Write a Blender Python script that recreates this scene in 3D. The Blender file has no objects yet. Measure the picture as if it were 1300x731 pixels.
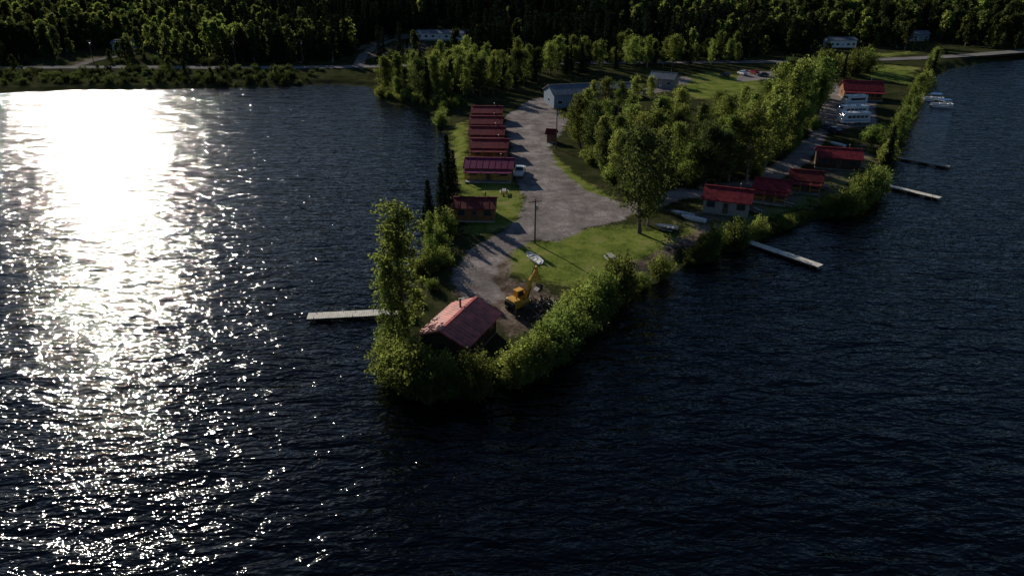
import bpy, math, random
import numpy as np
from mathutils import Vector, Matrix, Euler
random.seed(7); rng=np.random.default_rng(7)
scene=bpy.context.scene
COL=scene.collection
# ------------------------------------------------------------------ survey
CAMH=42.0; PITCH=math.radians(26.0); F=850.0
sP,cP=math.sin(PITCH),math.cos(PITCH)
def ray(px,py):
    u=(px-650)/F; v=(py-365.5)/F
    return np.array([u,cP-v*sP,-(sP+v*cP)])
def G0(px,py):
    d=ray(px,py); t=CAMH/(-d[2]); return (d[0]*t,d[1]*t)
shore_px=[(0,118),(100,114),(200,113),(330,111),(420,107),(468,110),(482,127),(520,137),(548,142),(562,158),(569,185),
 (566,215),(556,250),(545,290),(535,330),(520,365),(500,400),(492,440),(488,475),(505,500),(560,512),(640,494),(690,474),
 (722,440),(755,405),(800,375),(858,345),(920,322),(985,296),(1050,275),(1105,250),(1128,222),(1138,200),(1152,175),
 (1164,150),(1172,125),(1183,102),(1205,88),(1250,80),(1300,73),(1400,66)]
poly=[(-3000,-600),(-900,60),(-420,190)]+[G0(*p) for p in shore_px]+[(700,400),(3000,500),(3000,9000),(-3000,9000)]
poly=np.array(poly)
def segdist(x,y,P,closed=True):
    d=np.full(x.shape,1e9)
    n=len(P)
    for i in range(n if closed else n-1):
        ax,ay=P[i]; bx,by=P[(i+1)%n]
        ex,ey=bx-ax,by-ay
        t=np.clip(((x-ax)*ex+(y-ay)*ey)/(ex*ex+ey*ey+1e-12),0,1)
        d=np.minimum(d,np.hypot(x-ax-t*ex,y-ay-t*ey))
    return d
def inside(x,y,P):
    c=np.zeros(x.shape,bool); n=len(P)
    for i in range(n):
        ax,ay=P[i]; bx,by=P[(i+1)%n]
        if ay==by: continue
        m=((ay>y)!=(by>y))&(x<(bx-ax)*(y-ay)/(by-ay)+ax)
        c^=m
    return c
def sdist(x,y,P):
    d=segdist(x,y,P); return np.where(inside(x,y,P),d,-d)
def sstep(a,b,x):
    t=np.clip((x-a)/(b-a),0,1); return t*t*(3-2*t)
def Hf(x,y):
    x=np.asarray(x,float); y=np.asarray(y,float)
    sd=sdist(x,y,poly)
    sd=sd+0.5*np.sin(x*.9+1.3*np.sin(y*.5))+0.4*np.sin(y*1.1+x*.3)
    z=np.where(sd>0,1.0*sstep(0,5,sd),-3.0*sstep(0,12,-sd))
    land=sstep(0,8,sd)
    z=z+land*1.3*sstep(255,285,y)
    Y0=335+0.13*np.maximum(x,0)
    s=np.maximum(0,y-Y0)
    hill=np.minimum(0.085*s*sstep(0,60,s),150+0*s)
    hill=hill+sstep(20,200,s)*(5*np.sin(x*.013+1)+4*np.sin(y*.02+x*.007)+2*np.sin(x*.045))
    z=z+land*hill
    z=z+land*0.06*np.sin(x*.35+y*.21)+land*.05*np.sin(y*.5-x*.17)
    return z
def H1(x,y): return float(Hf(np.array([x]),np.array([y]))[0])
def G(px,py):
    d=ray(px,py)
    if d[2]>=-0.005: d[2]=-0.005
    t0=CAMH/(-d[2])
    t=np.linspace(min(40,t0*.4),t0*1.02,1500)
    z=CAMH+d[2]*t; h=np.maximum(Hf(d[0]*t,d[1]*t),0.0)
    k=np.nonzero(z<=h)[0]
    i=k[0] if len(k) else len(t)-1
    return (d[0]*t[i],d[1]*t[i],float(h[i]))
# ------------------------------------------------------------------ materials
def newmat(name):
    m=bpy.data.materials.new(name); m.use_nodes=True
    nt=m.node_tree; b=nt.nodes.get('Principled BSDF'); return m,nt,b
def N(nt,t,**k):
    n=nt.nodes.new(t)
    for a,v in k.items(): setattr(n,a,v)
    return n
def L(nt,a,b): nt.links.new(a,b)
def simple(name,col,rough=.7,metal=0,var=.25,scale=3.0,bump=0.0,spec=.5):
    m,nt,b=newmat(name)
    tc=N(nt,'ShaderNodeTexCoord'); nz=N(nt,'ShaderNodeTexNoise'); nz.inputs['Scale'].default_value=scale; nz.inputs['Detail'].default_value=6
    L(nt,tc.outputs['Object'],nz.inputs['Vector'])
    mr=N(nt,'ShaderNodeMapRange'); mr.inputs[1].default_value=.3; mr.inputs[2].default_value=.7
    mr.inputs[3].default_value=1-var; mr.inputs[4].default_value=1+var
    L(nt,nz.outputs['Fac'],mr.inputs[0])
    mx=N(nt,'ShaderNodeVectorMath',operation='SCALE'); mx.inputs[0].default_value=col
    L(nt,mr.outputs[0],mx.inputs['Scale']); L(nt,mx.outputs[0],b.inputs['Base Color'])
    b.inputs['Roughness'].default_value=rough; b.inputs['Metallic'].default_value=metal
    b.inputs['Specular IOR Level'].default_value=spec
    if bump:
        bp=N(nt,'ShaderNodeBump'); bp.inputs['Strength'].default_value=1; bp.inputs['Distance'].default_value=bump
        L(nt,nz.outputs['Fac'],bp.inputs['Height']); L(nt,bp.outputs[0],b.inputs['Normal'])
    return m
M={}
M['roof_red']=simple('red_metal_roof',(.20,.022,.028),.6,0,.45,1.2,.01,.14)
M['roof_brown']=simple('rust_roof',(.14,.026,.024),.6,0,.4,1.2,.01,.1)
M['roof_purple']=simple('magenta_metal_roof',(.19,.018,.07),.55,0,.3,1.2,.01,.15)
M['roof_point']=simple('weathered_red_roof',(.50,.11,.08),.36,0,.55,.9,.02,.6)
M['roof_grey']=simple('grey_metal_roof',(.15,.17,.20),.7,0,.2,.6,0,.1)
M['log']=simple('stained_log',(.22,.10,.04),.7,0,.35,2.5,.02,.2)
M['ywood']=simple('yellow_pine',(.45,.27,.09),.6,0,.2,2,0,.2)
M['dwood']=simple('dark_wood',(.09,.05,.03),.8,0,.3,3,0,.2)
M['white']=simple('white_siding',(.66,.66,.65),.6,0,.08,1.5)
M['beige']=simple('beige_siding',(.30,.27,.25),.7,0,.12,1.5,0,.2)
M['blue']=simple('blue_grey_siding',(.20,.26,.33),.6,0,.12,1.5,0,.2)
M['plank']=simple('weathered_planks',(.66,.62,.54),.8,0,.2,1.6,.01,.2)
M['gplank']=simple('grey_planks',(.36,.34,.31),.8,0,.25,1.6,.01,.2)
M['glass']=simple('window_glass',(.03,.04,.05),.08,0,.1)
M['trim']=simple('white_trim',(.6,.6,.58),.5,0,.05)
M['btrim']=simple('brown_trim',(.12,.07,.04),.6,0,.15)
M['yel']=simple('yellow_machine_paint',(.70,.36,.03),.45,0,.15,2)
M['steel']=simple('worn_steel',(.10,.09,.085),.5,.6,.3,3)
M['rubber']=simple('black_rubber',(.02,.02,.02),.85,0,.2)
M['wpaint']=simple('white_vehicle_paint',(.75,.76,.78),.25,0,.04)
M['rpaint']=simple('dark_vehicle_paint',(.05,.06,.08),.25,0,.05)
M['redp']=simple('red_vehicle_paint',(.35,.03,.03),.25,0,.05)
M['bpaint']=simple('blue_boat_paint',(.05,.16,.4),.3,0,.05)
M['alu']=simple('aluminium',(.55,.56,.58),.35,.7,.1)
M['conc']=simple('concrete',(.30,.29,.27),.85,0,.15,3,0,0)
M['groad']=simple('gravel_road_surface',(.18,.165,.15),.95,0,.2,.3,0,0)
M['asph']=simple('asphalt',(.20,.19,.19),.9,0,.2,.2,0,0)
M['verge']=simple('road_verge',(.035,.038,.018),.95,0,.4,.4,0,0)
M['line']=simple('yellow_line_paint',(.45,.34,.08),.7,0,.1,3,0,0)
M['bark']=simple('bark',(.11,.09,.07),.9,0,.35,4,.03,.1)
M['birch']=simple('pale_bark',(.26,.24,.20),.85,0,.35,4,.03,.1)
M['earth']=simple('bare_earth',(.075,.056,.042),.95,0,.4,1.5,.1,0)
def leafmat(name,col,tcol,var=.35,mixf=.5,rv=(.62,1.35)):
    m,nt,b=newmat(name)
    nt.nodes.remove(b); out=nt.nodes['Material Output']
    geo=N(nt,'ShaderNodeNewGeometry'); oi=N(nt,'ShaderNodeObjectInfo')
    nz=N(nt,'ShaderNodeTexNoise'); nz.inputs['Scale'].default_value=.55; nz.inputs['Detail'].default_value=3
    L(nt,geo.outputs['Position'],nz.inputs['Vector'])
    mr=N(nt,'ShaderNodeMapRange'); mr.inputs[1].default_value=.3; mr.inputs[2].default_value=.7; mr.inputs[3].default_value=1-var; mr.inputs[4].default_value=1+var
    L(nt,nz.outputs['Fac'],mr.inputs[0])
    m2=N(nt,'ShaderNodeMapRange'); m2.inputs[3].default_value=rv[0]; m2.inputs[4].default_value=rv[1]
    L(nt,oi.outputs['Random'],m2.inputs[0])
    mm=N(nt,'ShaderNodeMath',operation='MULTIPLY'); L(nt,mr.outputs[0],mm.inputs[0]); L(nt,m2.outputs[0],mm.inputs[1])
    hs=N(nt,'ShaderNodeMapRange'); hs.inputs[3].default_value=.48; hs.inputs[4].default_value=.515
    mul=N(nt,'ShaderNodeMath',operation='MULTIPLY'); mul.inputs[1].default_value=7.31; fr=N(nt,'ShaderNodeMath',operation='FRACT')
    L(nt,oi.outputs['Random'],mul.inputs[0]); L(nt,mul.outputs[0],fr.inputs[0]); L(nt,fr.outputs[0],hs.inputs[0])
    outs=[]
    for c in (col,tcol):
        sc=N(nt,'ShaderNodeVectorMath',operation='SCALE'); sc.inputs[0].default_value=c; L(nt,mm.outputs[0],sc.inputs['Scale'])
        h=N(nt,'ShaderNodeHueSaturation'); L(nt,hs.outputs[0],h.inputs['Hue']); L(nt,sc.outputs[0],h.inputs['Color']); outs.append(h.outputs[0])
    d=N(nt,'ShaderNodeBsdfDiffuse'); t=N(nt,'ShaderNodeBsdfTranslucent'); mx=N(nt,'ShaderNodeMixShader'); mx.inputs[0].default_value=mixf
    L(nt,outs[0],d.inputs[0]); L(nt,outs[1],t.inputs[0]); L(nt,d.outputs[0],mx.inputs[1]); L(nt,t.outputs[0],mx.inputs[2]); L(nt,mx.outputs[0],out.inputs[0])
    return m
M['leaf']=leafmat('poplar_leaves',(.100,.128,.036),(.235,.29,.066),.4,.55)
M['willow']=leafmat('willow_leaves',(.100,.128,.036),(.24,.30,.068),.4,.55)
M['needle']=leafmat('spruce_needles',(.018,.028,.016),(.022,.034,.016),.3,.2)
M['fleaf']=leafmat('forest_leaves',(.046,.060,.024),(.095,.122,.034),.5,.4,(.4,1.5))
# ground
def ground_mat():
    m,nt,b=newmat('ground_cover'); b.inputs['Roughness'].default_value=1; b.inputs['Specular IOR Level'].default_value=0
    at=N(nt,'ShaderNodeAttribute'); at.attribute_name='mask'
    sep=N(nt,'ShaderNodeSeparateColor'); L(nt,at.outputs['Color'],sep.inputs[0])
    geo=N(nt,'ShaderNodeNewGeometry')
    def noise(s,d=5,dist=0):
        n=N(nt,'ShaderNodeTexNoise'); n.inputs['Scale'].default_value=s; n.inputs['Detail'].default_value=d; n.inputs['Distortion'].default_value=dist
        L(nt,geo.outputs['Position'],n.inputs['Vector']); return n.outputs['Fac']
    n1=noise(.35,8,.4); n2=noise(2.5,6); n3=noise(.1,4); n4=noise(9,4)
    def ramp(f,stops):
        r=N(nt,'ShaderNodeValToRGB'); L(nt,f,r.inputs[0]); e=r.color_ramp.elements
        e[0].position=stops[0][0]; e[0].color=(*stops[0][1],1); e[1].position=stops[-1][0]; e[1].color=(*stops[-1][1],1)
        for p,c in stops[1:-1]:
            x=e.new(p); x.color=(*c,1)
        return r.outputs[0]
    def math_(op,a,b_):
        q=N(nt,'ShaderNodeMath',operation=op)
        for i,v in enumerate((a,b_)):
            if isinstance(v,(int,float)): q.inputs[i].default_value=v
            else: L(nt,v,q.inputs[i])
        return q.outputs[0]
    mixn=math_('ADD',math_('ADD',math_('MULTIPLY',n1,.45),math_('MULTIPLY',n2,.3)),math_('MULTIPLY',n3,.25))
    wild=ramp(mixn,[(.38,(.022,.026,.011)),(.5,(.040,.046,.018)),(.62,(.072,.064,.034))])
    lawn=ramp(mixn,[(.38,(.068,.090,.022)),(.46,(.125,.165,.032)),(.54,(.19,.215,.050)),(.62,(.25,.215,.10))])
    grav=ramp(mixn,[(.38,(.135,.115,.108)),(.46,(.19,.165,.155)),(.53,(.25,.218,.205)),(.6,(.35,.31,.29))])
    dirt=ramp(mixn,[(.38,(.06,.044,.034)),(.5,(.14,.108,.084)),(.6,(.26,.205,.168))])
    def thr(mask,w=.28,wid=.16):
        a=math_('ADD',mask,math_('MULTIPLY',math_('SUBTRACT',mixn,.5),w*7))
        r=N(nt,'ShaderNodeMapRange'); r.inputs[1].default_value=.5-wid; r.inputs[2].default_value=.5+wid; L(nt,a,r.inputs[0]); r.clamp=True
        g=N(nt,'ShaderNodeMapRange'); g.inputs[1].default_value=.02; g.inputs[2].default_value=.2; L(nt,mask,g.inputs[0])
        return math_('MULTIPLY',r.outputs[0],g.outputs[0])
    def mix(f,a,b_):
        x=N(nt,'ShaderNodeMix',data_type='RGBA'); L(nt,f,x.inputs[0]); L(nt,a,x.inputs[6]); L(nt,b_,x.inputs[7]); return x.outputs[2]
    c=mix(thr(sep.outputs[2]),wild,lawn); c=mix(thr(sep.outputs[1]),c,dirt); c=mix(thr(sep.outputs[0],.2,.12),c,grav)
    L(nt,c,b.inputs['Base Color'])
    bp=N(nt,'ShaderNodeBump'); bp.inputs['Distance'].default_value=.10; bp.inputs['Strength'].default_value=.7
    L(nt,math_('ADD',n2,math_('MULTIPLY',n4,.5)),bp.inputs['Height']); L(nt,bp.outputs[0],b.inputs['Normal'])
    return m
def water_mat():
    m,nt,b=newmat('lake_water')
    b.inputs['Base Color'].default_value=(.0006,.0008,.0016,1); b.inputs['Roughness'].default_value=.06; b.inputs['IOR'].default_value=1.33
    geo=N(nt,'ShaderNodeNewGeometry')
    def wn(rot,sx,sy,scale,det,dist):
        mp=N(nt,'ShaderNodeMapping'); mp.inputs['Rotation'].default_value=(0,0,math.radians(rot)); mp.inputs['Scale'].default_value=(sx,sy,1)
        L(nt,geo.outputs['Position'],mp.inputs[0])
        n=N(nt,'ShaderNodeTexNoise'); n.inputs['Scale'].default_value=scale; n.inputs['Detail'].default_value=det; n.inputs['Roughness'].default_value=.5; n.inputs['Distortion'].default_value=dist
        L(nt,mp.outputs[0],n.inputs['Vector']); return n.outputs['Fac']
    prev=None
    for (args,d,s) in [((-40,.35,1.0,.22,2,.4),.8,1),((-42,.36,1.0,.72,3,.7),.53,1),((-15,.5,1,2.2,1,.3),.12,1)]:
        bp=N(nt,'ShaderNodeBump'); bp.inputs['Strength'].default_value=s; bp.inputs['Distance'].default_value=d
        L(nt,wn(*args),bp.inputs['Height'])
        if prev: L(nt,prev,bp.inputs['Normal'])
        prev=bp.outputs[0]
    L(nt,prev,b.inputs['Normal'])
    return m
# ------------------------------------------------------------------ mesh helpers
class MB:
    def __init__(s): s.v=[];s.f=[];s.m=[];s.mats=[]
    def mi(s,k):
        if k not in s.mats: s.mats.append(k)
        return s.mats.index(k)
    def add(s,v,f,k,T=None):
        o=len(s.v); i=s.mi(k)
        for p in v:
            p=Vector(p); 
            if T is not None: p=T@p
            s.v.append(tuple(p))
        for q in f: s.f.append(tuple(o+a for a in q)); s.m.append(i)
    def box(s,c,d,k,T=None,bev=0.0):
        x,y,z=d[0]/2,d[1]/2,d[2]/2; C=Matrix.Translation(c)
        TT=(T@C) if T is not None else C
        if bev<=0:
            v=[(a*x,b*y,e*z) for e in(-1,1) for b in(-1,1) for a in(-1,1)]
            f=[(0,2,3,1),(4,5,7,6),(0,1,5,4),(2,6,7,3),(0,4,6,2),(1,3,7,5)]
            s.add(v,f,k,TT)
        else:
            ring=[(-x+bev,-y),(x-bev,-y),(x,-y+bev),(x,y-bev),(x-bev,y),(-x+bev,y),(-x,y-bev),(-x,-y+bev)]
            v=[(a,b,-z) for a,b in ring]+[(a,b,z-bev) for a,b in ring]+[(a*(1-bev/x),b*(1-bev/y),z) for a,b in ring]
            f=[tuple(range(7,-1,-1)),tuple(range(16,24))]
            for r in (0,8):
                for i in range(8):
                    j=(i+1)%8; f.append((r+i,r+j,r+8+j,r+8+i))
            s.add(v,f,k,TT)
    def cyl(s,a,b,r1,r2,k,n=8,T=None):
        a=Vector(a);b=Vector(b); d=(b-a).normalized(); q=d.to_track_quat('Z','Y')
        v=[];f=[]
        for P,r in((a,r1),(b,r2)):
            for i in range(n):
                t=2*math.pi*i/n; v.append(P+q@Vector((math.cos(t)*r,math.sin(t)*r,0)))
        for i in range(n):
            j=(i+1)%n; f.append((i,j,n+j,n+i))
        f.append(tuple(range(n-1,-1,-1))); f.append(tuple(range(n,2*n)))
        s.add(v,f,k,T)
    def prof(s,pts,w,k,T=None,axis='x'):
        n=len(pts); v=[(-w/2,p[0],p[1]) for p in pts]+[(w/2,p[0],p[1]) for p in pts]
        f=[tuple(range(n)),tuple(range(2*n-1,n-1,-1))]
        for i in range(n):
            j=(i+1)%n; f.append((j,i,n+i,n+j))
        s.add(v,f,k,T)
    def obj(s,name,parent=None,loc=None,rot=0,link=True):
        me=bpy.data.meshes.new(name); me.from_pydata(s.v,[],s.f)
        for k in s.mats: me.materials.append(M[k])
        me.polygons.foreach_set('material_index',s.m); me.update()
        o=bpy.data.objects.new(name,me)
        if link: COL.objects.link(o)
        if parent: o.parent=parent
        if loc is not None: o.location=loc
        if rot: o.rotation_euler=(0,0,rot)
        return o
def empty(name,loc,rot=0):
    o=bpy.data.objects.new(name,None); o.empty_display_size=1; COL.objects.link(o); o.location=loc; o.rotation_euler=(0,0,rot); return o
# ------------------------------------------------------------------ ground
def lin(a,b,s): return list(np.arange(a,b,s))
xs=np.array(lin(-4500,-600,300)+lin(-600,-300,25)+lin(-300,-70,7)+lin(-70,235,.9)+lin(235,600,8)+lin(600,4501,300))
ys=np.array(lin(-1500,0,150)+lin(0,50,6)+lin(50,290,.9)+lin(290,460,3)+lin(460,900,12)+lin(900,6001,300))
X,Y=np.meshgrid(xs,ys); xf=X.ravel(); yf=Y.ravel(); zf=Hf(xf,yf)
def P0(l): return np.array([G(*p)[:2] for p in l])
def pmask(l,soft=2.0): return np.clip(.5+sdist(xf,yf,P0(l))/(2*soft),0,1)
def lmask(l,w,soft=1.5): return np.clip(.5+(w/2-segdist(xf,yf,P0(l),False))/(2*soft),0,1)
grav=np.maximum.reduce([
 pmask([(640,152),(660,140),(700,136),(720,152),(712,170),(696,187),(708,212),(742,241),(795,260),(792,280),(744,290),(708,307),(660,303),(632,300),(660,276),(668,250),(655,228),(650,190),(643,168)]),
 lmask([(690,287),(650,302),(617,322),(600,352),(612,375)],6),
 lmask([(785,270),(850,250),(905,238),(960,232),(1010,205),(1035,175),(1050,145),(1062,118),(1050,98),(960,92)],5),
 lmask([(660,150),(690,128),(740,124),(800,118),(850,112),(862,100)],9),
 pmask([(940,88),(985,92),(985,100),(935,104)]),
 pmask([(1050,120),(1110,118),(1112,160),(1060,165)])])
dirt=np.maximum.reduce([
 pmask([(585,340),(618,335),(640,352),(690,365),(712,385),(680,420),(640,425),(610,385),(570,375)]),
 lmask([(640,318),(635,345),(650,375)],3)*.8,
 lmask([(700,395),(765,365),(800,345),(850,318),(905,290)],3.0)*.85,
 pmask([(840,265),(905,242),(990,232),(1060,190),(1110,170),(1120,205),(1060,255),(960,285),(880,300)],5)*.62,
 lmask([(560,170),(575,200),(578,240),(572,280)],2.5)*.5,
 pmask([(440,75),(470,60),(545,52),(550,62),(500,75)],4)*.6,
 lmask([(95,86),(120,74),(165,68)],7)*.8, lmask([(460,62),(490,46),(540,45)],7)*.8, lmask([(930,62),(960,42),(1010,38)],7)*.7])
lawn=np.maximum.reduce([
 pmask([(640,312),(700,302),(745,287),(800,285),(850,295),(870,310),(800,345),(740,365),(690,360),(645,348)],3)*.88,
 pmask([(570,165),(598,150),(600,215),(655,225),(672,262),(655,290),(600,300),(575,280),(572,230)],3)*.76,
 pmask([(693,190),(712,205),(745,232),(780,250),(770,258),(735,246),(702,220),(688,196)],2)*.95,
 pmask([(850,100),(905,92),(960,98),(975,112),(900,128),(860,118)],4),
 pmask([(870,255),(960,240),(1060,215),(1110,180),(1115,215),(1050,262),(900,310),(850,300)],4)*.68,
 pmask([(1090,80),(1170,85),(1160,110),(1100,100)],4)*.7,
 pmask([(480,75),(540,70),(560,82),(490,84)],4)*.6,
 pmask([(1020,72),(1100,68),(1200,62),(1120,76)],4)*.6,
 sstep(60,160,xf)*sstep(470,520,yf)*.5])
me=bpy.data.meshes.new('ground'); nx,ny=len(xs),len(ys)
idx=np.arange(nx*ny).reshape(ny,nx)
faces=np.stack([idx[:-1,:-1],idx[:-1,1:],idx[1:,1:],idx[1:,:-1]],-1).reshape(-1,4)
me.from_pydata(np.stack([xf,yf,zf],1).tolist(),[],faces.tolist())
ca=me.color_attributes.new('mask','FLOAT_COLOR','POINT')
ca.data.foreach_set('color',np.stack([grav,dirt,lawn,np.ones_like(xf)],1).astype(np.float32).ravel())
me.polygons.foreach_set('use_smooth',np.ones(len(faces),bool)); me.materials.append(ground_mat()); me.update()
COL.objects.link(bpy.data.objects.new('ground',me))
M['water']=water_mat()
w=MB(); w.add([(-4500,-4000,0),(4500,-4000,0),(4500,1500,0),(-4500,1500,0)],[(0,1,2,3)],'water'); w.obj('lake_water')
# roads
def road(name,pts,width,mat='asph',line=True):
    P=[np.array(p[:2]) for p in [G(*q) for q in pts]]
    R=[]
    for a,b in zip(P[:-1],P[1:]):
        n=max(2,int(np.linalg.norm(b-a)/6))
        for i in range(n): R.append(a+(b-a)*i/n)
    R.append(P[-1]); R=np.array(R)
    for _ in range(6): R[1:-1]=(R[:-2]+2*R[1:-1]+R[2:])/4
    T=np.gradient(R,axis=0); T/=np.linalg.norm(T,axis=1)[:,None]; Nn=np.stack([-T[:,1],T[:,0]],1)
    mb=MB()
    hc=Hf(R[:,0],R[:,1])
    hh=np.maximum.reduce([hc]+[Hf(R[:,0]+Nn[:,0]*o,R[:,1]+Nn[:,1]*o) for o in (-width/2,width/2)])+.18
    def strip(o1,o2,dz,k):
        v=[];f=[]
        for i in range(len(R)):
            for o in(o1,o2): v.append((R[i,0]+Nn[i,0]*o,R[i,1]+Nn[i,1]*o,hh[i]+dz))
        for i in range(len(R)-1): f.append((2*i+1,2*i,2*i+2,2*i+3))
        mb.add(v,f,k)
    strip(-width/2,width/2,0,mat)
    for sgn in(-1,1):
        v=[];f=[]
        for i in range(len(R)):
            a=R[i]+Nn[i]*sgn*width/2; b=R[i]+Nn[i]*sgn*(width/2+1.6)
            v+= [(a[0],a[1],hh[i]),(b[0],b[1],hh[i]-.7)]
        for i in range(len(R)-1): f.append((2*i,2*i+1,2*i+3,2*i+2) if sgn<0 else (2*i+1,2*i,2*i+2,2*i+3))
        mb.add(v,f,'verge')
    if line: strip(-.12,.12,.012,'line')
    mb.obj(name); return R
roads=[]
roads.append(road('highway',[(-420,104),(-150,93),(0,87),(150,86),(300,87),(420,86),(520,84),(620,82),(760,80),(900,80),(1000,79),(1100,77),(1200,73),(1300,68),(1420,62)],8.0))
roads.append(road('access_road',[(95,85),(118,76),(165,70)],4.5,'groad',False))
roads.append(road('access_road',[(455,83),(462,68),(490,50),(545,47)],4.5,'groad',False))
# ------------------------------------------------------------------ trees
def tube(V,Fc,pts,rad,n=6):
    o=len(V)
    for i,p in enumerate(pts):
        d=(pts[min(i+1,len(pts)-1)]-pts[max(i-1,0)]); d=d/ (np.linalg.norm(d)+1e-9)
        a=np.cross(d,[.3,.9,.1]); a/=np.linalg.norm(a); b=np.cross(d,a)
        for k in range(n):
            t=2*math.pi*k/n; V.append(p+(a*math.cos(t)+b*math.sin(t))*rad[i])
    for i in range(len(pts)-1):
        for k in range(n):
            j=(k+1)%n; Fc.append((o+i*n+k,o+i*n+j,o+(i+1)*n+j,o+(i+1)*n+k))
def leafquads(C,size,r,flat=0.0,elong=1.0):
    n=len(C); a=r.normal(size=(n,3)); a/=np.linalg.norm(a,axis=1)[:,None]
    b=r.normal(size=(n,3)); b[:,2]*=(1-flat); a[:,2]*=(1-flat)
    a/=np.linalg.norm(a,axis=1)[:,None]
    b-=a*np.sum(a*b,1)[:,None]; b/=np.linalg.norm(b,axis=1)[:,None]
    s=(size*(.6+.8*r.random(n)))[:,None]/2
    return np.stack([C-a*s*elong,C-b*s*.7,C+a*s*elong,C+b*s*.7],1).reshape(-1,3)
def finish(name,V,Fc,C,leaf,kb,kl,r,flat=0,elong=1.3):
    V=np.array(V) if len(V) else np.zeros((0,3)); Q=leafquads(np.array(C),leaf,r,flat,elong)
    nb=len(V); allv=np.vstack([V,Q]); fl=[tuple(range(nb+4*i,nb+4*i+4)) for i in range(len(C))]
    me=bpy.data.meshes.new(name); me.from_pydata(allv.tolist(),[],Fc+fl)
    me.materials.append(M[kb]); me.materials.append(M[kl])
    me.polygons.foreach_set('material_index',[0]*len(Fc)+[1]*len(fl)); me.update(); return me
def decid(name,Ht,R,base,nlimb,nleaf,leaf,seed,kb='bark',kl='leaf',cl=.75,asc=0.0,jit=.17):
    r=np.random.default_rng(seed); V=[];Fc=[]
    n=9; bend=r.normal(size=2)*Ht*.035; tz=np.linspace(0,Ht*.93,n)
    tp=[np.array([bend[0]*math.sin(z/Ht*3),bend[1]*math.sin(z/Ht*2.4),z]) for z in tz]
    tp[0][2]=-.4
    tr=[max(.025,Ht*.016*(1-z/Ht)**.8) for z in tz]; tr[0]*=1.35
    tube(V,Fc,tp,tr,7)
    cl_c=[];cl_s=[]; lob=r.uniform(.55,1.25,7)
    for i in range(nlimb):
        f=base+(1-base)*((i+.5)/nlimb)**.9*.97
        z=f*Ht*.93; k=min(int(z/(Ht*.93)*(n-1)),n-2); p=tp[k]+(tp[k+1]-tp[k])*((z-tz[k])/(tz[k+1]-tz[k]))
        g=(f-base)/(1-base)
        prof=max(.15,(1-g)**.6*min(1,.45+g*2.2))
        az=i*2.399+r.uniform(-.5,.5); Ln=R*prof*r.uniform(.5,1.25)*lob[int(az/6.283*7)%7]; up=r.uniform(.25,.8)+.5*g+asc
        d=np.array([math.cos(az),math.sin(az),up]); d/=np.linalg.norm(d); 
        pts=[p]; cur=p.copy()
        for s in range(4):
            d2=d+r.normal(size=3)*.16; d2/=np.linalg.norm(d2); cur=cur+d2*Ln/4*1.1; pts.append(cur.copy())
        r0=tr[k]*.5; tube(V,Fc,pts,[r0,r0*.75,r0*.5,r0*.3,.012],5)
        for s in (2,3,4):
            for q in range(2 if s<4 else 3):
                e=pts[s]+r.normal(size=3)*np.array([1,1,.8])*R*jit*(1 if s<4 else .8)
                if s>=3 and q==0: tube(V,Fc,[pts[s],e],[.03,.01],3)
                cl_c.append(e); cl_s.append(r.uniform(.3,1.0)*cl)
    cl_c.append(tp[-1]+[0,0,.3]);cl_s.append(cl*.7)
    cl_s=np.array(cl_s); w_=cl_s**2; w_/=w_.sum(); ch=r.choice(len(cl_s),nleaf,p=w_)
    C=np.array(cl_c)[ch]+r.normal(size=(nleaf,3))*cl_s[ch][:,None]*np.array([.6,.6,.6])
    C[:,2]=np.maximum(C[:,2],.1)
    return finish(name,V,Fc,C,leaf,kb,kl,r)
def bush(name,Ht,R,nst,nleaf,leaf,seed,kl='willow'):
    r=np.random.default_rng(seed); V=[];Fc=[]; cc=[];cs=[]
    for i in range(nst):
        az=i*2.399+r.uniform(-.4,.4); lean=math.sqrt((i+.5)/nst)*r.uniform(.6,1.15)
        h=Ht*(1-.5*lean**2)*r.uniform(.6,1.15); rr=R*lean
        top=np.array([math.cos(az)*rr,math.sin(az)*rr,h]); st=np.array([math.cos(az)*rr*.2,math.sin(az)*rr*.2,-.3])
        mid=st*.5+top*.5+[0,0,h*.12]; tube(V,Fc,[st,mid,top],[.07,.045,.012],4)
        for f in (.35,.55,.75,.95):
            p=st+(top-st)*f+r.normal(size=3)*R*.07; cc.append(p); cs.append(r.uniform(.3,.9)*R*.21)
    cs=np.array(cs); ch=r.choice(len(cs),nleaf,p=cs**2/np.sum(cs**2))
    C=np.array(cc)[ch]+r.normal(size=(nleaf,3))*cs[ch][:,None]*[.75,.75,.95]; C[:,2]=np.abs(C[:,2])+.05
    return finish(name,V,Fc,C,leaf,'bark',kl,r)
def conif(name,Ht,R,lev,per,leaf,seed,dens=9,kl='needle'):
    r=np.random.default_rng(seed); V=[];Fc=[];C=[]
    tube(V,Fc,[np.array([0,0,-.4]),np.array([0,0,Ht*.5]),np.array([0,0,Ht])],[Ht*.014,Ht*.008,.02],6)
    for i in range(lev):
        f=i/(lev-1); z=Ht*(.08+.9*f); rr=R*((1-f)**.85)*1+.12
        for k in range(per):
            az=r.uniform(0,6.28); L_=rr*r.uniform(.65,1.15); dr=r.uniform(.15,.4)
            e=np.array([math.cos(az)*L_,math.sin(az)*L_,-L_*dr]); s=np.array([0,0,z+r.uniform(-.2,.2)])
            if k%2==0: tube(V,Fc,[s,s+e],[.03,.008],3)
            m=max(3,int(dens*L_/R)+2); t=r.uniform(.15,1.0,m)[:,None]
            C.extend(list(s+e*t+r.normal(size=(m,3))*np.array([.22,.22,.10])*(leaf/.35)))
    return finish(name,V,Fc,C,leaf,'bark',kl,r,.35,1.8)
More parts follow.
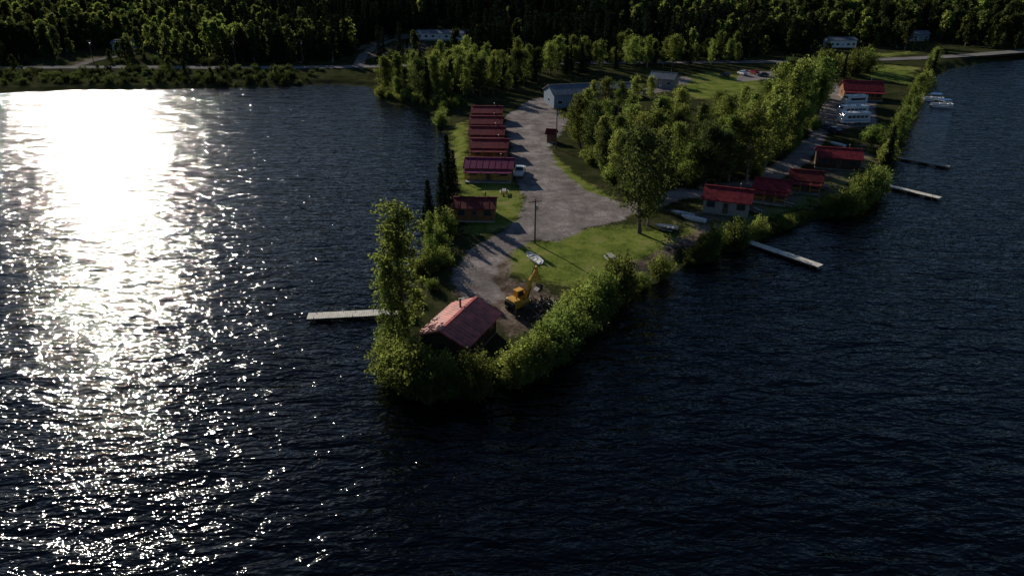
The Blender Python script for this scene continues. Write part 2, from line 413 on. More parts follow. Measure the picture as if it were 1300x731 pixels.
TM={'tall':[decid('poplar_a',16,4.4,.16,36,5600,.34,1,'birch','leaf',.85,.15),decid('poplar_b',16,3.6,.2,32,5200,.34,2,'bark','leaf',.8,.35),decid('poplar_c',16,5.0,.20,36,5800,.34,3,'bark','leaf',.95,0),decid('poplar_d',16,4.0,.12,36,5600,.34,11,'birch','willow',.85,.2),decid('poplar_e',16,4.5,.15,36,5600,.34,12,'bark','fleaf',.9,.1),decid('poplar_f',16,5.3,.22,36,5800,.34,13,'bark','willow',.95,0)],
 'sparse':[decid('cottonwood_a',17,4.4,.10,42,5200,.30,4,'bark','willow',.65,.3,.2),decid('cottonwood_b',17,4.0,.12,40,5000,.30,5,'bark','willow',.6,.35,.2)],
 'bush':[bush('willow_a',4.5,2.7,36,6000,.20,21),bush('willow_b',4.5,2.4,32,5500,.20,22),bush('willow_c',4.0,2.9,38,6000,.20,23),bush('willow_d',5.0,2.3,32,5500,.20,24,'leaf')],
 'conif':[conif('spruce_a',14,2.3,40,10,.34,31),conif('spruce_b',14,2.0,38,10,.34,32),conif('spruce_c',14,2.6,40,11,.36,33)]}
NAMES={'tall':'poplar_tree','sparse':'cottonwood_tree','bush':'willow_bush','conif':'spruce_tree'}
BASEH={'tall':16,'sparse':17,'bush':4.5,'conif':14}
def plant(kind,x,y,h,wide=1.0,z=None):
    me=random.choice(TM[kind]); s=h/BASEH[kind]
    o=bpy.data.objects.new(NAMES[kind],me); COL.objects.link(o)
    o.location=(x,y,max(0.05,(H1(x,y) if z is None else z))); o.rotation_euler=(random.uniform(-.05,.05),random.uniform(-.05,.05),random.uniform(0,6.28))
    o.scale=(s*wide*random.uniform(.85,1.15),s*wide*random.uniform(.85,1.15),s); return o
def plantp(kind,px,py,h,wide=1.0):
    x,y,z=G(px,py); plant(kind,x,y,h,wide)
def scatter(kinds,pxpoly,n,mind,hr,wide=1.0,hfun=None):
    P=P0(pxpoly); lo=P.min(0);hi=P.max(0); pts=[];tries=0
    while len(pts)<n and tries<n*60:
        tries+=1; p=np.array([random.uniform(lo[0],hi[0]),random.uniform(lo[1],hi[1])])
        if not inside(np.array([p[0]]),np.array([p[1]]),P)[0]: continue
        if any(np.hypot(*(p-q))<mind for q in pts): continue
        if H1(*p)<.15: continue
        pts.append(p); h=random.uniform(*hr)
        if hfun: h=h*hfun(p[0],p[1])
        plant(random.choice(kinds),p[0],p[1],h,wide)
# point trees
plantp('sparse',518,430,18.5,1.0); plantp('sparse',503,440,12,.85)
plantp('sparse',549,340,9,.75)
for a in [(571,262,13.5),(562,276,10),(577,248,9),(546,292,9),(541,305,6),(566,285,7)]: plantp('conif',a[0],a[1],a[2],1)
for a in [(556,318,4,1),(562,338,3.2,1),(548,345,3.4,1),(566,300,4.5,.9),(548,368,1.8,1),(560,160,4,1.2),(535,352,3.0,1),(528,385,1.6,1),(520,405,1.8,1)]: plantp('bush',*a[:3],a[3])
for a in [(505,480,5.0,1.05),(528,497,5.6,1.05),(556,503,5.0,1.0),(600,500,5.4,1.0),(578,498,3.0,1),(618,488,3.0,1),(655,489,4.6,.95),(682,475,5.0,1.0),(702,460,6.0,.95),(712,440,5.2,.95),
          (505,458,4.4,1),(498,442,4.0,.9),(640,478,2.4,1),(728,425,4.6,1),(745,408,5.0,1),(762,396,5.8,.95),(784,384,6.2,.95),(735,395,3.8,1),(838,352,3.4,1.1),(797,370,3.6,1),
          (720,402,3,.9),(700,418,2.6,1),(520,474,3.2,1),(815,364,2,1.1),(545,512,2.2,1.1),(668,486,2.2,1.1)]: plantp('bush',*a[:3],a[3])
for i in range(44):
    t=i/43; P=[(870,338),(920,320),(985,296),(1050,273),(1105,248),(1126,222)]
    s=t*(len(P)-1); k=min(int(s),len(P)-2); q=s-k
    px=P[k][0]+(P[k+1][0]-P[k][0])*q; py=P[k][1]+(P[k+1][1]-P[k][1])*q
    plantp('bush',px+random.uniform(-9,7),py-random.uniform(0,8),random.uniform(1.1,2.6)*(1.2 if 1060<px<1115 else 1),random.uniform(1.0,1.4))
for a in [(1088,264,6),(1102,254,6.5),(1076,272,5),(1066,276,4),(905,324,4.5),(935,314,4.8),(893,328,4),(960,303,3.6),(1112,244,5)]: plantp('bush',*a,.9)
for i in range(30):
    t=i/29; P=[(1130,213),(1140,192),(1154,170),(1166,145),(1174,120),(1184,98),(1192,88)]
    s=t*(len(P)-1); k=min(int(s),len(P)-2); q=s-k
    px=P[k][0]+(P[k+1][0]-P[k][0])*q-random.uniform(3,14); py=P[k][1]+(P[k+1][1]-P[k][1])*q
    plantp(random.choice(['tall','tall','sparse','bush','conif']),px,py,random.uniform(5,10),.9) 
# grove
plantp('tall',812,296,18.5,1.0); plantp('tall',832,262,15,1.05); plantp('tall',822,286,13,1.0)
for p in [(738,188,13),(752,200,13),(765,214,12),(776,232,11),(790,246,12),(806,250,13),(745,170,12)]: plantp('tall',p[0],p[1],p[2],1.0)
gx0=G0(860,180)[0]
scatter(['tall']*9+['sparse','sparse','conif'],[(728,186),(760,205),(788,238),(850,240),(915,232),(965,222),(1000,196),(1040,150),(1052,125),(1015,120),(985,140),(930,158),(860,168),(800,172)],90,5.2,(7.5,15),1.15,lambda x,y: .88+.27*float(sstep(gx0+5,gx0+60,x)))
for p in [(925,230,14),(948,230,15),(970,215,16),(1000,170,17),(1018,152,17),(1035,140,16),(985,182,15),(1028,128,16),(895,236,13),(912,238,12)]: plantp('tall',*p,1.15)
scatter(['bush'],[(735,190),(790,250),(910,240),(960,228),(1000,200),(1040,160),(960,200),(850,225),(790,225)],30,3,(2,4))
# belt behind the cabins
scatter(['tall']*5+['sparse','conif'],[(482,124),(545,132),(592,128),(640,120),(688,106),(688,88),(600,90),(540,96),(500,104)],76,4.6,(6.5,14.5),1.08)
scatter(['tall']*4+['conif'],[(690,100),(760,93),(850,86),(945,80),(940,73),(800,76),(690,86)],50,5.5,(7,13),1.1)
scatter(['bush'],[(478,128),(545,140),(562,150),(590,135),(560,128),(485,120)],24,3,(2,4.5))
scatter(['tall','bush','conif'],[(1055,108),(1075,98),(1110,92),(1100,86),(1050,92)],8,6,(6,10))
scatter(['bush','tall'],[(1095,178),(1122,168),(1118,196),(1090,200)],6,6,(3,6))
for p in [(752,140,9),(768,142,10),(785,141,9),(805,138,10),(826,128,8)]: plantp('tall',*p,1.1)
# ------------------------------------------------------------------ distant forest (one instanced object)
fc=bpy.data.collections.new('forest_tree_kinds')
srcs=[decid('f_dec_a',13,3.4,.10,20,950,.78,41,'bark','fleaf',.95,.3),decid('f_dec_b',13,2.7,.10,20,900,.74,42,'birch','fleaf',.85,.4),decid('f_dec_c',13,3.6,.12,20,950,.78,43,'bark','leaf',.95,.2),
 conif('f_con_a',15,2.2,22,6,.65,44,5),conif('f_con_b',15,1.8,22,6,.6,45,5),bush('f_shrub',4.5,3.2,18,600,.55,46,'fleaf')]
for i,me in enumerate(srcs):
    o=bpy.data.objects.new('kind_%d'%i,me); fc.objects.link(o)
houses_px=[(560,50,26),(1065,60,16),(1160,52,14),(1285,46,12),(160,64,10)]
houses=[(G(h[0],h[1]),h[2]) for h in houses_px]
N0=40000
fx=rng.uniform(-620,740,N0); fy=rng.uniform(255,740,N0)
keep=np.abs(fx)<fy*.86+50
hsd=sdist(fx,fy,poly)
allroad=np.concatenate(roads)
dr=np.full(N0,1e9)
for p in allroad: dr=np.minimum(dr,np.hypot(fx-p[0],fy-p[1]))
keep&=(hsd>1.0)&(dr>7)
mainY=np.interp(fx,roads[0][:,0],roads[0][:,1])
front=fy<mainY
keep&=~(front&(fx>-75))
behind=fy-mainY
keep&=~((~front)&(behind<22)&(rng.random(N0)<.35))
for (hx,hy,hz),wd in houses:
    keep&=~((np.abs(fx-hx)<wd*.6+7)&(fy-hy>-48)&(fy-hy<14))
clr=P0([(430,80),(452,62),(545,50),(610,62),(560,80)]); inc=inside(fx,fy,clr); keep&=~inc|(rng.random(N0)<.12)
clr2=P0([(955,78),(1000,66),(1120,62),(1210,56),(1200,70)]); inc2=inside(fx,fy,clr2); keep&=~inc2|(rng.random(N0)<.22)
clr3=P0([(20,80),(100,64),(200,56),(330,62),(280,78)]); inc3=inside(fx,fy,clr3); keep&=~inc3|(rng.random(N0)<.35)
clr4=P0([(640,62),(720,55),(860,58),(850,66),(700,70)]); inc4=inside(fx,fy,clr4); keep&=~inc4|(rng.random(N0)<.3)
patch=np.sin(fx*.017+2)+np.sin(fy*.021+fx*.01)+rng.normal(size=N0)*.9
keep&=(rng.random(N0)<.74)|front
low=(~front)&(behind<16)
fx,fy,low,front,patch=fx[keep],fy[keep],low[keep],front[keep],patch[keep]
n_=len(fx)
fz=Hf(fx,fy); sc=rng.uniform(.45,1.3,n_)*np.where(low,.6,1)
bright=(fx>60)&(fy>430)&(rng.random(n_)<.8)
kind=np.where(patch>-.1,rng.integers(3,5,n_),rng.integers(0,3,n_)); kind=np.where(bright,rng.integers(1,3,n_),kind)
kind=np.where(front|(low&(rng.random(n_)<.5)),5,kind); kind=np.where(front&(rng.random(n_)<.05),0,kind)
sc=np.where(front&(kind==0),sc*.5,sc); sc=np.where(front&(kind==5),sc*.55,sc)
me=bpy.data.meshes.new('distant_forest'); me.from_pydata(np.stack([fx,fy,fz-.2],1).tolist(),[],[])
for nm,tp,arr in(('sc','FLOAT',sc.astype(np.float32)),('idx','INT',kind.astype(np.int32)),('rz','FLOAT',rng.uniform(0,6.28,n_).astype(np.float32))):
    a=me.attributes.new(nm,tp,'POINT'); a.data.foreach_set('value',arr)
fo=bpy.data.objects.new('distant_forest',me); COL.objects.link(fo)
ng=bpy.data.node_groups.new('forest_instancer','GeometryNodeTree')
ng.interface.new_socket('Geometry',in_out='INPUT',socket_type='NodeSocketGeometry'); ng.interface.new_socket('Geometry',in_out='OUTPUT',socket_type='NodeSocketGeometry')
gi=ng.nodes.new('NodeGroupInput'); go=ng.nodes.new('NodeGroupOutput'); ip=ng.nodes.new('GeometryNodeInstanceOnPoints'); ci=ng.nodes.new('GeometryNodeCollectionInfo')
ci.inputs['Collection'].default_value=fc; ci.inputs['Separate Children'].default_value=True; ci.inputs['Reset Children'].default_value=True
def na(n,t):
    a=ng.nodes.new('GeometryNodeInputNamedAttribute'); a.data_type=t; a.inputs['Name'].default_value=n; return a.outputs['Attribute']
cx=ng.nodes.new('ShaderNodeCombineXYZ'); er=ng.nodes.new('FunctionNodeEulerToRotation')
ng.links.new(na('rz','FLOAT'),cx.inputs[2]); ng.links.new(cx.outputs[0],er.inputs[0]); ng.links.new(er.outputs[0],ip.inputs['Rotation'])
ng.links.new(gi.outputs[0],ip.inputs['Points']); ng.links.new(ci.outputs[0],ip.inputs['Instance']); ip.inputs['Pick Instance'].default_value=True
ng.links.new(na('idx','INT'),ip.inputs['Instance Index']); ng.links.new(na('sc','FLOAT'),ip.inputs['Scale']); ng.links.new(ip.outputs[0],go.inputs[0])
md=fo.modifiers.new('instances','NODES'); md.node_group=ng
# ------------------------------------------------------------------ buildings
def building(name,px,py,w,d,wh,rise,rot,wall,roof,porch=0,loc=None,over=.45,rib=.9,wins=3,door=True,chimney=True,trimk='trim'):
    """ridge along local X; front is local -Y"""
    x,y,z=G(px,py) if loc is None else loc
    e=empty(name,(x,y,z),rot)
    b=MB()
    b.box((0,0,-.25),(w+.1,d+.1,.9),'conc'); b.obj('foundation',e)
    b=MB(); z0=.2; zt=z0+wh
    b.prof([(-d/2,z0),(d/2,z0),(d/2,zt),(0,zt+rise),(-d/2,zt)],w,wall)
    b.obj('walls',e)
    b=MB(); sl=rise/(d/2); th=.14
    for s in(-1,1):
        ye=s*(d/2+over); ze=zt-sl*over+.05; yr=0; zr=zt+rise+.05
        b.prof([(ye,ze),(yr,zr),(yr,zr+th),(ye,ze+th)] if s<0 else [(yr,zr),(ye,ze),(ye,ze+th),(yr,zr+th)],w+2*over,roof)
        if rib:
            n=int((w+2*over)/rib)
            for i in range(n+1):
                xx=-(w/2+over)+.04+i*((w+2*over-.08)/n)
                Tm=Matrix.Translation((xx,0,0))
                b.prof([(ye,ze+th+.005),(yr,zr+th+.005),(yr,zr+th+.035),(ye,ze+th+.035)] if s<0 else [(yr,zr+th+.005),(ye,ze+th+.005),(ye,ze+th+.035),(yr,zr+th+.035)],.05,roof,Tm)
    b.box((0,0,zt+rise+.05+th+.05),(w+2*over,.35,.07),roof)
    b.obj('roof',e)
    b=MB(); g=MB()
    for i in range(wins):
        xx=-w/2+w*(i+.5)/wins
        if door and i==wins//2 and wins>1: continue
        for s in(-1,1):
            ww=min(1.4,w/wins*.5)
            g.box((xx,s*(d/2+.02),z0+1.5),(ww,.04,1.0),'glass'); 
            for dx in(-ww/2-.05,ww/2+.05): b.box((xx+dx,s*(d/2+.035),z0+1.5),(.1,.07,1.2),trimk)
            for dz in(-.55,.55): b.box((xx,s*(d/2+.035),z0+1.5+dz),(ww,.07,.1),trimk)
    for s in(-1,1):
        g.box((s*(w/2+.02),0,z0+1.5),(.04,1.3,1.0),'glass')
        for dy in(-.7,.7): b.box((s*(w/2+.035),dy,z0+1.5),(.07,.1,1.2),trimk)
        for dz in(-.55,.55): b.box((s*(w/2+.035),0,z0+1.5+dz),(.07,1.3,.1),trimk)
    g.obj('windows',e); b.obj('window_frames',e)
    if door:
        b=MB(); b.box((0,-d/2-.03,z0+1.0),(.95,.06,2.0),trimk); b.box((0,-d/2-.065,z0+1.45),(.5,.02,.6),'glass'); b.obj('door',e)
    if porch:
        b=MB(); p=porch
        b.box((0,-d/2-p/2-.03,.1),(w,p,.18),'gplank')
        for i in range(4):
            xx=-w/2+.15+i*(w-.3)/3; b.box((xx,-d/2-p+.1,.2+1.1),(.14,.14,2.2),'ywood')
            if i<3 and i!=1: b.box((xx+(w-.3)/6,-d/2-p+.1,1.1),((w-.3)/3-.16,.08,.1),'ywood')
        b.prof([(-d/2-p-.3,zt-.62),(-d/2-over-.02,zt-.30),(-d/2-over-.02,zt-.2),(-d/2-p-.3,zt-.52)],w+.4,roof)
        b.obj('porch',e)
    if chimney:
        b=MB(); b.cyl((w*.25,d*.15,zt+rise*.6),(w*.25,d*.15,zt+rise+.8),.12,.12,'steel'); b.cyl((w*.25,d*.15,zt+rise+.8),(w*.25,d*.15,zt+rise+.95),.2,.05,'steel'); b.obj('stovepipe',e)
    return e
R_=math.radians
for px,py,rf,wl in [(619,153,'roof_red','log'),(618,167,'roof_red','log'),(619,181,'roof_red','log'),(622,198,'roof_red','log')]:
    building('log_cabin',px,py,8.2,6.4,2.5,1.15,R_(-3),wl,rf,1.6,trimk='btrim',rib=0)
building('log_cabin',622,224,9.6,6.6,2.5,1.1,R_(-4),'ywood','roof_purple',1.6,trimk='btrim',rib=1.2)
building('log_cabin',604,275,6.8,5.4,2.3,.95,R_(-2),'log','roof_brown',0,trimk='btrim',rib=1.2)
building('garden_shed',700,180,2.0,2.0,2.1,.7,R_(-15),'log','roof_brown',0,wins=1,door=True,chimney=False,rib=0,trimk='btrim')
building('boathouse_cabin',584,436,8.0,5.8,2.5,1.25,R_(66),'dwood','roof_point',0,over=.6,rib=.6,trimk='btrim')
building('shore_cabin',922,266,7.8,6.0,2.4,1.4,R_(-22),'beige','roof_red',0,trimk='btrim',rib=0)
building('shore_cabin',978,252,6.0,5.2,2.3,1.2,R_(-25),'log','roof_red',1.4,trimk='btrim',rib=0)
building('shore_cabin',1020,240,5.6,5.0,2.3,1.2,R_(-20),'log','roof_brown',1.4,trimk='btrim',rib=0)
building('shore_cabin',1061,211,8.6,6.4,2.4,1.3,R_(-18),'dwood','roof_red',0,trimk='btrim',rib=0)
building('lodge',1091,124,11.5,9,2.8,2.2,R_(-15),'log','roof_red',1.8,wins=5,trimk='btrim',rib=0)
building('workshop',727,132,16,11,3.8,2.0,R_(14),'blue','roof_grey',0,wins=4,rib=1.5,chimney=False)
building('storage_building',785,122,9,7,2.8,1.2,R_(5),'dwood','roof_grey',0,wins=3,chimney=False)
building('house',842,110,9,7,3.0,1.6,R_(-30),'beige','roof_grey',0,wins=3)
building('mobile_home',560,50,25,7,3.0,1.2,R_(-6),'white','roof_grey',0,wins=7,rib=0)
building('house',1065,60,14,7,3.4,1.0,R_(4),'white','roof_grey',0,wins=5,rib=0)
building('house',1160,51,12,7,3.2,1.2,R_(0),'blue','roof_grey',0,wins=4,rib=0)
building('house',1285,46,11,7,3.2,1.2,R_(-8),'beige','roof_grey',0,wins=4,rib=0)
building('house',160,63,10,7,3.0,1.2,R_(8),'blue','roof_grey',0,wins=3,rib=0)
# ------------------------------------------------------------------ docks
def dock(px1,px2,width,k,flo=.45):
    a=Vector((*G0(*px1),0)); b=Vector((*G0(*px2),0)); d=b-a; Ln=d.length; ang=math.atan2(d.y,d.x)
    e=empty('floating_dock',(a.x,a.y,0),ang)
    m=MB(); n=int(Ln/.3)
    for i in range(n): m.box(((i+.5)*Ln/n,random.uniform(-.02,.02),flo),(Ln/n-.025,width,.05),k)
    m.obj('deck_planks',e)
    m=MB()
    for s in(-1,1): m.box((Ln/2,s*(width/2-.08),flo-.14),(Ln,.1,.2),'dwood')
    m.obj('stringers',e); m=MB()
    k2=max(2,int(Ln/3))
    for i in range(k2): m.box(((i+.5)*Ln/k2,0,flo-.4),(1.6,width*.8,.36),'rubber')
    m.obj('floats',e); m=MB()
    for i in range(3):
        for s in(-1,1): m.cyl((Ln*(.08+.42*i),s*(width/2+.1),-2),(Ln*(.08+.42*i),s*(width/2+.1),flo+.3),.05,.05,'steel')
    m.obj('mooring_posts',e)
dock((507,399),(391,405),1.7,'plank')
dock((945,308),(1041,341),1.6,'plank'); dock((1105,233),(1193,254),1.6,'plank'); dock((1140,202),(1205,214),1.7,'gplank'); dock((1160,124),(1209,132),1.8,'plank')
# ------------------------------------------------------------------ vehicles
def wheels(pos,r,w,e):
    m=MB()
    for (x,y) in pos: m.cyl((x-w/2,y,r),(x+w/2,y,r),r,r,'rubber',14); m.cyl((x-w/2-.01,y,r),(x+w/2+.01,y,r),r*.55,r*.55,'alu',10)
    m.obj('wheels',e)
def pickup(px,py,rot,k='wpaint',loc=None):
    e=empty('pickup_truck',loc or G(px,py),R_(rot)); m=MB()
    m.prof([(-2.8,.45),(2.75,.45),(2.85,.9),(2.6,1.15),(1.2,1.22),(.65,1.85),(-.75,1.88),(-.95,1.25),(-2.8,1.22)],1.9,k); m.obj('body',e)
    m=MB(); m.prof([(1.12,1.27),(.68,1.79),(-.70,1.81),(-.85,1.30)],1.93,'glass')
    m.add([(-.8,1.19,1.27),(.8,1.19,1.27),(.72,.68,1.84),(-.72,.68,1.84)],[(0,1,2,3)],'glass'); m.obj('windows',e)
    m=MB(); m.box((0,-1.9,1.235),(1.55,1.6,.02),'rubber'); m.box((0,-2.84,.55),(1.8,.1,.2),'alu'); m.box((0,2.86,.55),(1.8,.12,.22),'alu'); m.obj('bed_and_bumpers',e)
    wheels([(s*.85,y) for s in(-1,1) for y in(-1.8,1.8)],.4,.26,e); return e
def car(px,py,rot,k='rpaint'):
    e=empty('parked_car',G(px,py),R_(rot)); m=MB()
    m.prof([(-2.2,.35),(2.2,.35),(2.25,.7),(1.9,.9),(1.0,.98),(.4,1.45),(-.9,1.5),(-1.7,1.05),(-2.2,.98)],1.75,k); m.obj('body',e)
    m=MB(); m.prof([(.9,1.0),(.38,1.40),(-.85,1.44),(-1.5,1.05)],1.78,'glass'); m.obj('windows',e)
    m=MB(); m.box((0,2.24,.62),(1.5,.06,.14),'trim'); m.box((0,-2.22,.75),(1.5,.05,.14),'redp'); m.obj('lights',e)
    wheels([(s*.8,y) for s in(-1,1) for y in(-1.35,1.35)],.33,.22,e)
def motorhome(px,py,rot,Ln=10):
    e=empty('motorhome',G(px,py),R_(rot)); m=MB(); h=Ln/2
    m.prof([(-h,.5),(h-.3,.5),(h,.9),(h-.1,1.9),(h-.9,3.1),(h-1.2,3.2),(-h+.1,3.2),(-h,3.0)],2.5,'wpaint'); m.obj('body',e)
    m=MB(); m.add([(-1.15,h-.05,1.75),(1.15,h-.05,1.75),(1.1,h-.72,2.88),(-1.1,h-.72,2.88)],[(0,1,2,3)],'glass')
    for s in(-1,1):
        for i in range(5): m.box((s*1.26,-h+1.3+i*(Ln-3)/4.5,2.1),(.04,1.0,.7),'glass')
        m.box((s*1.255,-.3,1.1),(.03,Ln*.85,.18),'bpaint')
    m.obj('windows_and_stripe',e)
    m=MB(); m.box((0,-h*.4,3.32),(.9,1.0,.24),'trim',bev=.08); m.box((0,h*.3,3.28),(.7,.8,.16),'trim',bev=.06); m.obj('roof_units',e)
    wheels([(s*1.05,y) for s in(-1,1) for y in(-h*.5,-h*.62 -.4,h*.55)],.48,.3,e)
pickup(660,222,172)
for a in [(1083,134,100),(1080,148,97),(1082,157,96)]: motorhome(a[0],a[1],a[2],8.5 if a[1]>140 else 7.5)
for a in [(920,97,20,'rpaint'),(942,95,15,'wpaint'),(957,94,18,'redp'),(968,97,80,'rpaint'),(1057,168,30,'rpaint')]: car(*a)
pickup(1040,162,40,'rpaint'); pickup(812,118,70,'rpaint')
# excavator
def excavator(px,py,rot):
    e=empty('excavator',G(px,py),R_(rot))
    for s,nm in((-1,'track_left'),(1,'track_right')):
        m=MB(); pr=[]
        for i in range(9): t=math.pi/2+math.pi*i/8; pr.append((-1.55+.42*math.cos(t),.42+.42*math.sin(t)))
        for i in range(9): t=-math.pi/2+math.pi*i/8; pr.append((1.55+.42*math.cos(t),.42+.42*math.sin(t)))
        m.prof(pr[::-1],.5,'steel',Matrix.Translation((s*1.05,0,0)))
        for i in range(5): m.cyl((s*1.05-.27,-1.5+i*.75,.4),(s*1.05+.27,-1.5+i*.75,.4),.24,.24,'rubber',12)
        for i in range(13): m.box((s*1.05,-1.6+i*.267,.86),(.52,.1,.06),'rubber')
        m.obj(nm,e)
    m=MB(); m.box((0,0,.62),(1.6,2.0,.36),'steel'); m.cyl((0,0,.78),(0,0,1.0),.6,.6,'steel',16); m.obj('undercarriage',e)
    m=MB(); m.box((0,-.55,1.4),(2.4,3.0,.8),'yel',bev=.18); m.box((.1,-1.45,2.0),(2.2,1.3,.5),'yel',bev=.15); m.cyl((.5,-1.3,2.2),(.5,-1.3,2.75),.07,.07,'steel'); m.box((0,-2.1,1.45),(2.3,.3,.8),'rubber',bev=.1); m.obj('house_and_counterweight',e)
    m=MB(); m.prof([(-.5,1.8),(1.05,1.3),(1.05,1.9),(.75,2.85),(-.5,2.85)],.95,'yel',Matrix.Translation((-.7,0,0)))
    m.prof([(-.3,1.95),(.93,1.95),(.66,2.72),(-.3,2.72)],1.0,'glass',Matrix.Translation((-.7,0,0))); m.box((-.7,.13,2.9),(1.0,1.3,.08),'yel'); m.obj('cab',e)
    m=MB()
    def arm(a,b,w1,w2,wd):
        a=Vector(a);b=Vector(b);d=(b-a).normalized();n=Vector((0,-d.z,d.y)); 
        pts=[a-n*w1/2,b-n*w2/2,b+n*w2/2,a+n*w1/2]; m.prof([(p.y,p.z) for p in pts],wd,'yel',Matrix.Translation((.15,0,0)))
    arm((0,.8,1.6),(0,1.7,4.3),.45,.6,.42); arm((0,1.65,4.1),(0,2.9,5.9),.6,.35,.40); m.obj('boom',e)
    m=MB(); arm((0,2.7,6.2),(0,3.5,3.1),.5,.28,.30); m.obj('stick',e)
    m=MB(); m.cyl((.42,.9,1.3),(.42,1.8,3.5),.09,.06,'steel'); m.cyl((-.12,.9,1.3),(-.12,1.8,3.5),.09,.06,'steel'); m.cyl((.15,1.9,5.1),(.15,2.6,6.4),.08,.06,'steel'); m.cyl((.15,2.95,5.9),(.15,3.75,3.7),.07,.05,'steel'); m.obj('hydraulic_cylinders',e)
    m=MB(); m.prof([(3.45,3.2),(3.9,3.0),(3.9,2.4),(3.5,2.0),(2.9,2.05),(2.75,2.25),(3.25,2.6)],.95,'steel',Matrix.Translation((.15,0,0)))
    for i in range(4): m.box((-.2+i*.24,2.7,2.12),(.1,.3,.1),'alu')
    m.obj('bucket',e)
    e.scale=(.88,.88,.88)
excavator(661,392,-50)
def pile():
    x,y,z=G(690,397); r=random.Random(3); m=MB()
    ring=14; rows=6; v=[];f=[]
    for j in range(rows):
        for i in range(ring):
            a=2*math.pi*i/ring; q=j/(rows-1); rr=(1-q)*(2.9+r.uniform(-.5,.5)); v.append((math.cos(a)*rr*1.35,math.sin(a)*rr,1.3*q**.7+r.uniform(-.15,.2)-.1*(j==0)*3))
    for j in range(rows-1):
        for i in range(ring): f.append((j*ring+i,j*ring+(i+1)%ring,(j+1)*ring+(i+1)%ring,(j+1)*ring+i))
    m.add(v,f,'earth')
    for i in range(170):
        a=r.uniform(0,6.28); q=r.random(); c=Vector((math.cos(a)*q*4.2,math.sin(a)*q*3.2,1.4*(1-q)+.2)); d=Vector((r.gauss(0,1),r.gauss(0,1),r.gauss(0,.45))).normalized()*r.uniform(.4,1.6)
        if i%4: m.cyl(c-d,c+d,.09,.03,r.choice(['bark','dwood','birch']),5)
        else: m.box(c,(.18,r.uniform(1,2.4),.05),r.choice(['gplank','dwood','dwood']),Matrix.Translation(c)@Euler((r.uniform(-.5,.5),0,a)).to_matrix().to_4x4()@Matrix.Translation(-c))
    m.obj('brush_pile',None,(x,y,z))
pile()
# boats
def boat(px,py,rot,k,Ln=4.6,z=None):
    x,y,zz=G(px,py)
    if z is not None: zz=z
    e=empty('rowing_boat',(x,y,zz),R_(rot)); m=MB(); n=12; v=[];f=[]
    for i in range(n+1):
        t=i/n; yy=(t-.5)*Ln; w=.75*(1-max(0,(t-.35)/.65)**2.4)*(.85+.15*min(1,t*4)); w=max(w,.03); kz=.02+.35*max(0,(t-.6)/.4)**2; top=.55+.15*t
        v+=[(-w,yy,top),(-w*.75,yy,kz+.12),(0,yy,kz),(w*.75,yy,kz+.12),(w,yy,top),(w*.9,yy,top-.01),(w*.65,yy,kz+.18),(0,yy,kz+.1),(-w*.65,yy,kz+.18),(-w*.9,yy,top-.01)]
    for i in range(n):
        for j in range(10): f.append((i*10+j,i*10+(j+1)%10,(i+1)*10+(j+1)%10,(i+1)*10+j))
    f.append(tuple(range(10))); m.add(v,f,k); m.obj('hull',e)
    m=MB()
    for t in(-.28,0,.22): m.box((0,t*Ln,.42),(1.25,.28,.05),'plank')
    m.obj('seats',e)
boat(677,330,28,'wpaint',4.2); boat(866,274,60,'alu',4.2); boat(880,280,55,'wpaint',4.4); boat(845,291,70,'alu',4)
boat(1186,122,80,'alu',4.8,z=-.1); boat(1062,185,30,'wpaint',4.5)
def pontoon(px,py,rot):
    x,y=G0(px,py); e=empty('pontoon_boat',(x,y,0),R_(rot)); m=MB()
    for s in(-1,1): m.cyl((s*.95,-3.2,.1),(s*.95,2.8,.1),.32,.32,'alu',12); m.cyl((s*.95,2.8,.1),(s*.95,3.5,.25),.32,.04,'alu',12)
    m.obj('pontoons',e); m=MB(); m.box((0,0,.5),(2.5,6.2,.1),'gplank')
    for s in(-1,1): m.box((s*1.2,0,.9),(.05,5.8,.6),'wpaint')
    m.box((0,-2.95,.9),(2.3,.05,.6),'wpaint'); m.box((0,-2,.8),(2.0,.7,.5),'wpaint',bev=.1); m.box((.6,.3,.9),(.6,.6,.7),'wpaint',bev=.08); m.obj('deck_and_rails',e)
    m=MB(); m.box((0,-.8,2.35),(2.4,3,.06),'bpaint')
    for a in(-1,1):
        for b in(-1,1): m.cyl((a*1.15,-.8+b*1.4,.9),(a*1.15,-.8+b*1.4,2.33),.03,.03,'alu',6)
    m.obj('canopy',e)
pontoon(1195,136,80); pontoon(1184,128,75)
def picnic(px,py,rot):
    e=empty('picnic_table',G(px,py),R_(rot)); m=MB()
    for i in range(5): m.box((-.32+i*.16,0,.75),(.14,1.8,.04),'gplank')
    for s in(-1,1):
        for q in(0,.16): m.box((s*(.66+q),0,.45),(.14,1.8,.04),'gplank')
    for yy in(-.65,.65):
        m.box((0,yy,.42),(1.6,.08,.08),'dwood')
        for s in(-1,1): m.cyl((s*.3,yy,.72),(s*.62,yy,0),.05,.05,'dwood',4)
    m.obj('table_boards',e)
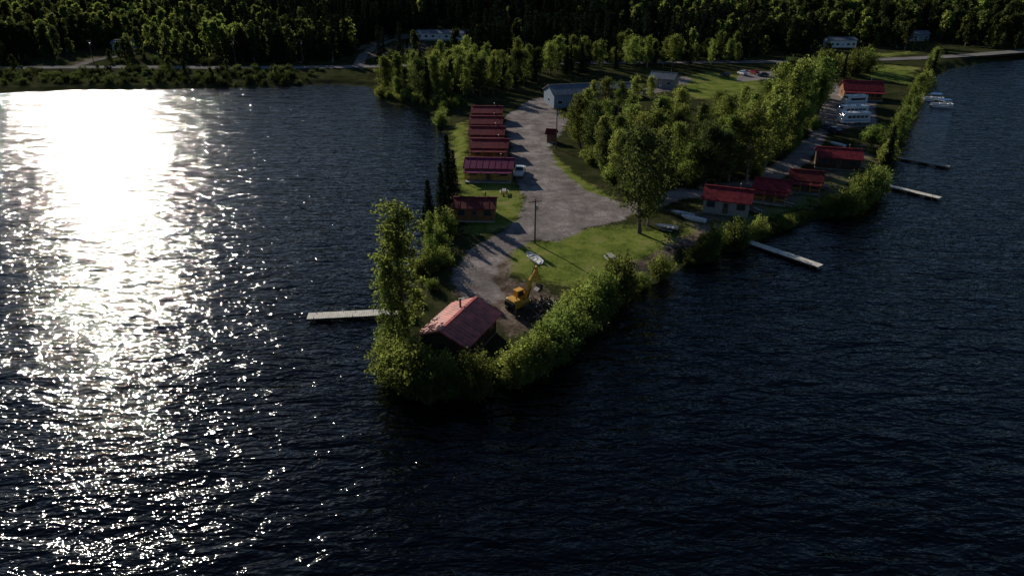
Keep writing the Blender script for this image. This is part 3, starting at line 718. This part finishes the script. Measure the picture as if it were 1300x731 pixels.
for a in [(588,388,20),(775,330,10),(848,294,60),(905,262,20),(1000,262,50),(960,270,15),(640,246,0),(1045,240,20),(1090,215,40)]: picnic(*a)
def pole(px,py,h,rot,arm=True):
    e=empty('utility_pole',G(px,py),R_(rot)); m=MB(); m.cyl((0,0,-.5),(0,0,h),.15,.10,'bark',10); m.obj('pole_shaft',e)
    if arm:
        m=MB(); m.box((0,.14,h-.5),(2.2,.1,.12),'dwood')
        for s in(-1,-.4,.4,1): m.cyl((s,.14,h-.44),(s,.14,h-.22),.05,.03,'conc',6)
        m.obj('crossarm',e); m=MB(); m.cyl((.3,0,h-1.9),(.3,0,h-1.1),.2,.2,'alu',10); m.obj('transformer',e)
pole(679,309,7.5,20); pole(706,190,10,10); pole(833,70,11,0); pole(760,150,9,0); pole(300,82,10,0); pole(215,82,10,0); pole(385,82,10,0); pole(120,83,10,0)
# ------------------------------------------------------------------ light, sky, camera
SE,SA=math.radians(21.5),math.radians(-33)
wd=bpy.data.worlds.new('World'); scene.world=wd; wd.use_nodes=True; nt=wd.node_tree
bg=nt.nodes['Background']; sk=nt.nodes.new('ShaderNodeTexSky'); sk.sky_type='NISHITA'; sk.sun_disc=False; sk.sun_elevation=SE; sk.sun_rotation=SA
sk.ozone_density=4.5; sk.dust_density=.4; sk.air_density=1.0
nt.links.new(sk.outputs[0],bg.inputs[0]); bg.inputs[1].default_value=.055
S=Vector((math.sin(SA)*math.cos(SE),math.cos(SA)*math.cos(SE),math.sin(SE)))
sl=bpy.data.lights.new('sun','SUN'); sl.energy=4.4; sl.angle=math.radians(.5); sl.color=(1,.92,.79)
so=bpy.data.objects.new('sun',sl); COL.objects.link(so); so.rotation_euler=S.to_track_quat('Z','Y').to_euler()
cam=bpy.data.cameras.new('camera'); cam.sensor_width=36; cam.lens=F/1300*36; cam.clip_end=12000; cam.clip_start=.5
co=bpy.data.objects.new('camera',cam); COL.objects.link(co); co.location=(0,0,CAMH); co.rotation_euler=(math.pi/2-PITCH,0,0); scene.camera=co
scene.view_settings.view_transform='Standard'; scene.view_settings.look='None'; scene.view_settings.exposure=0
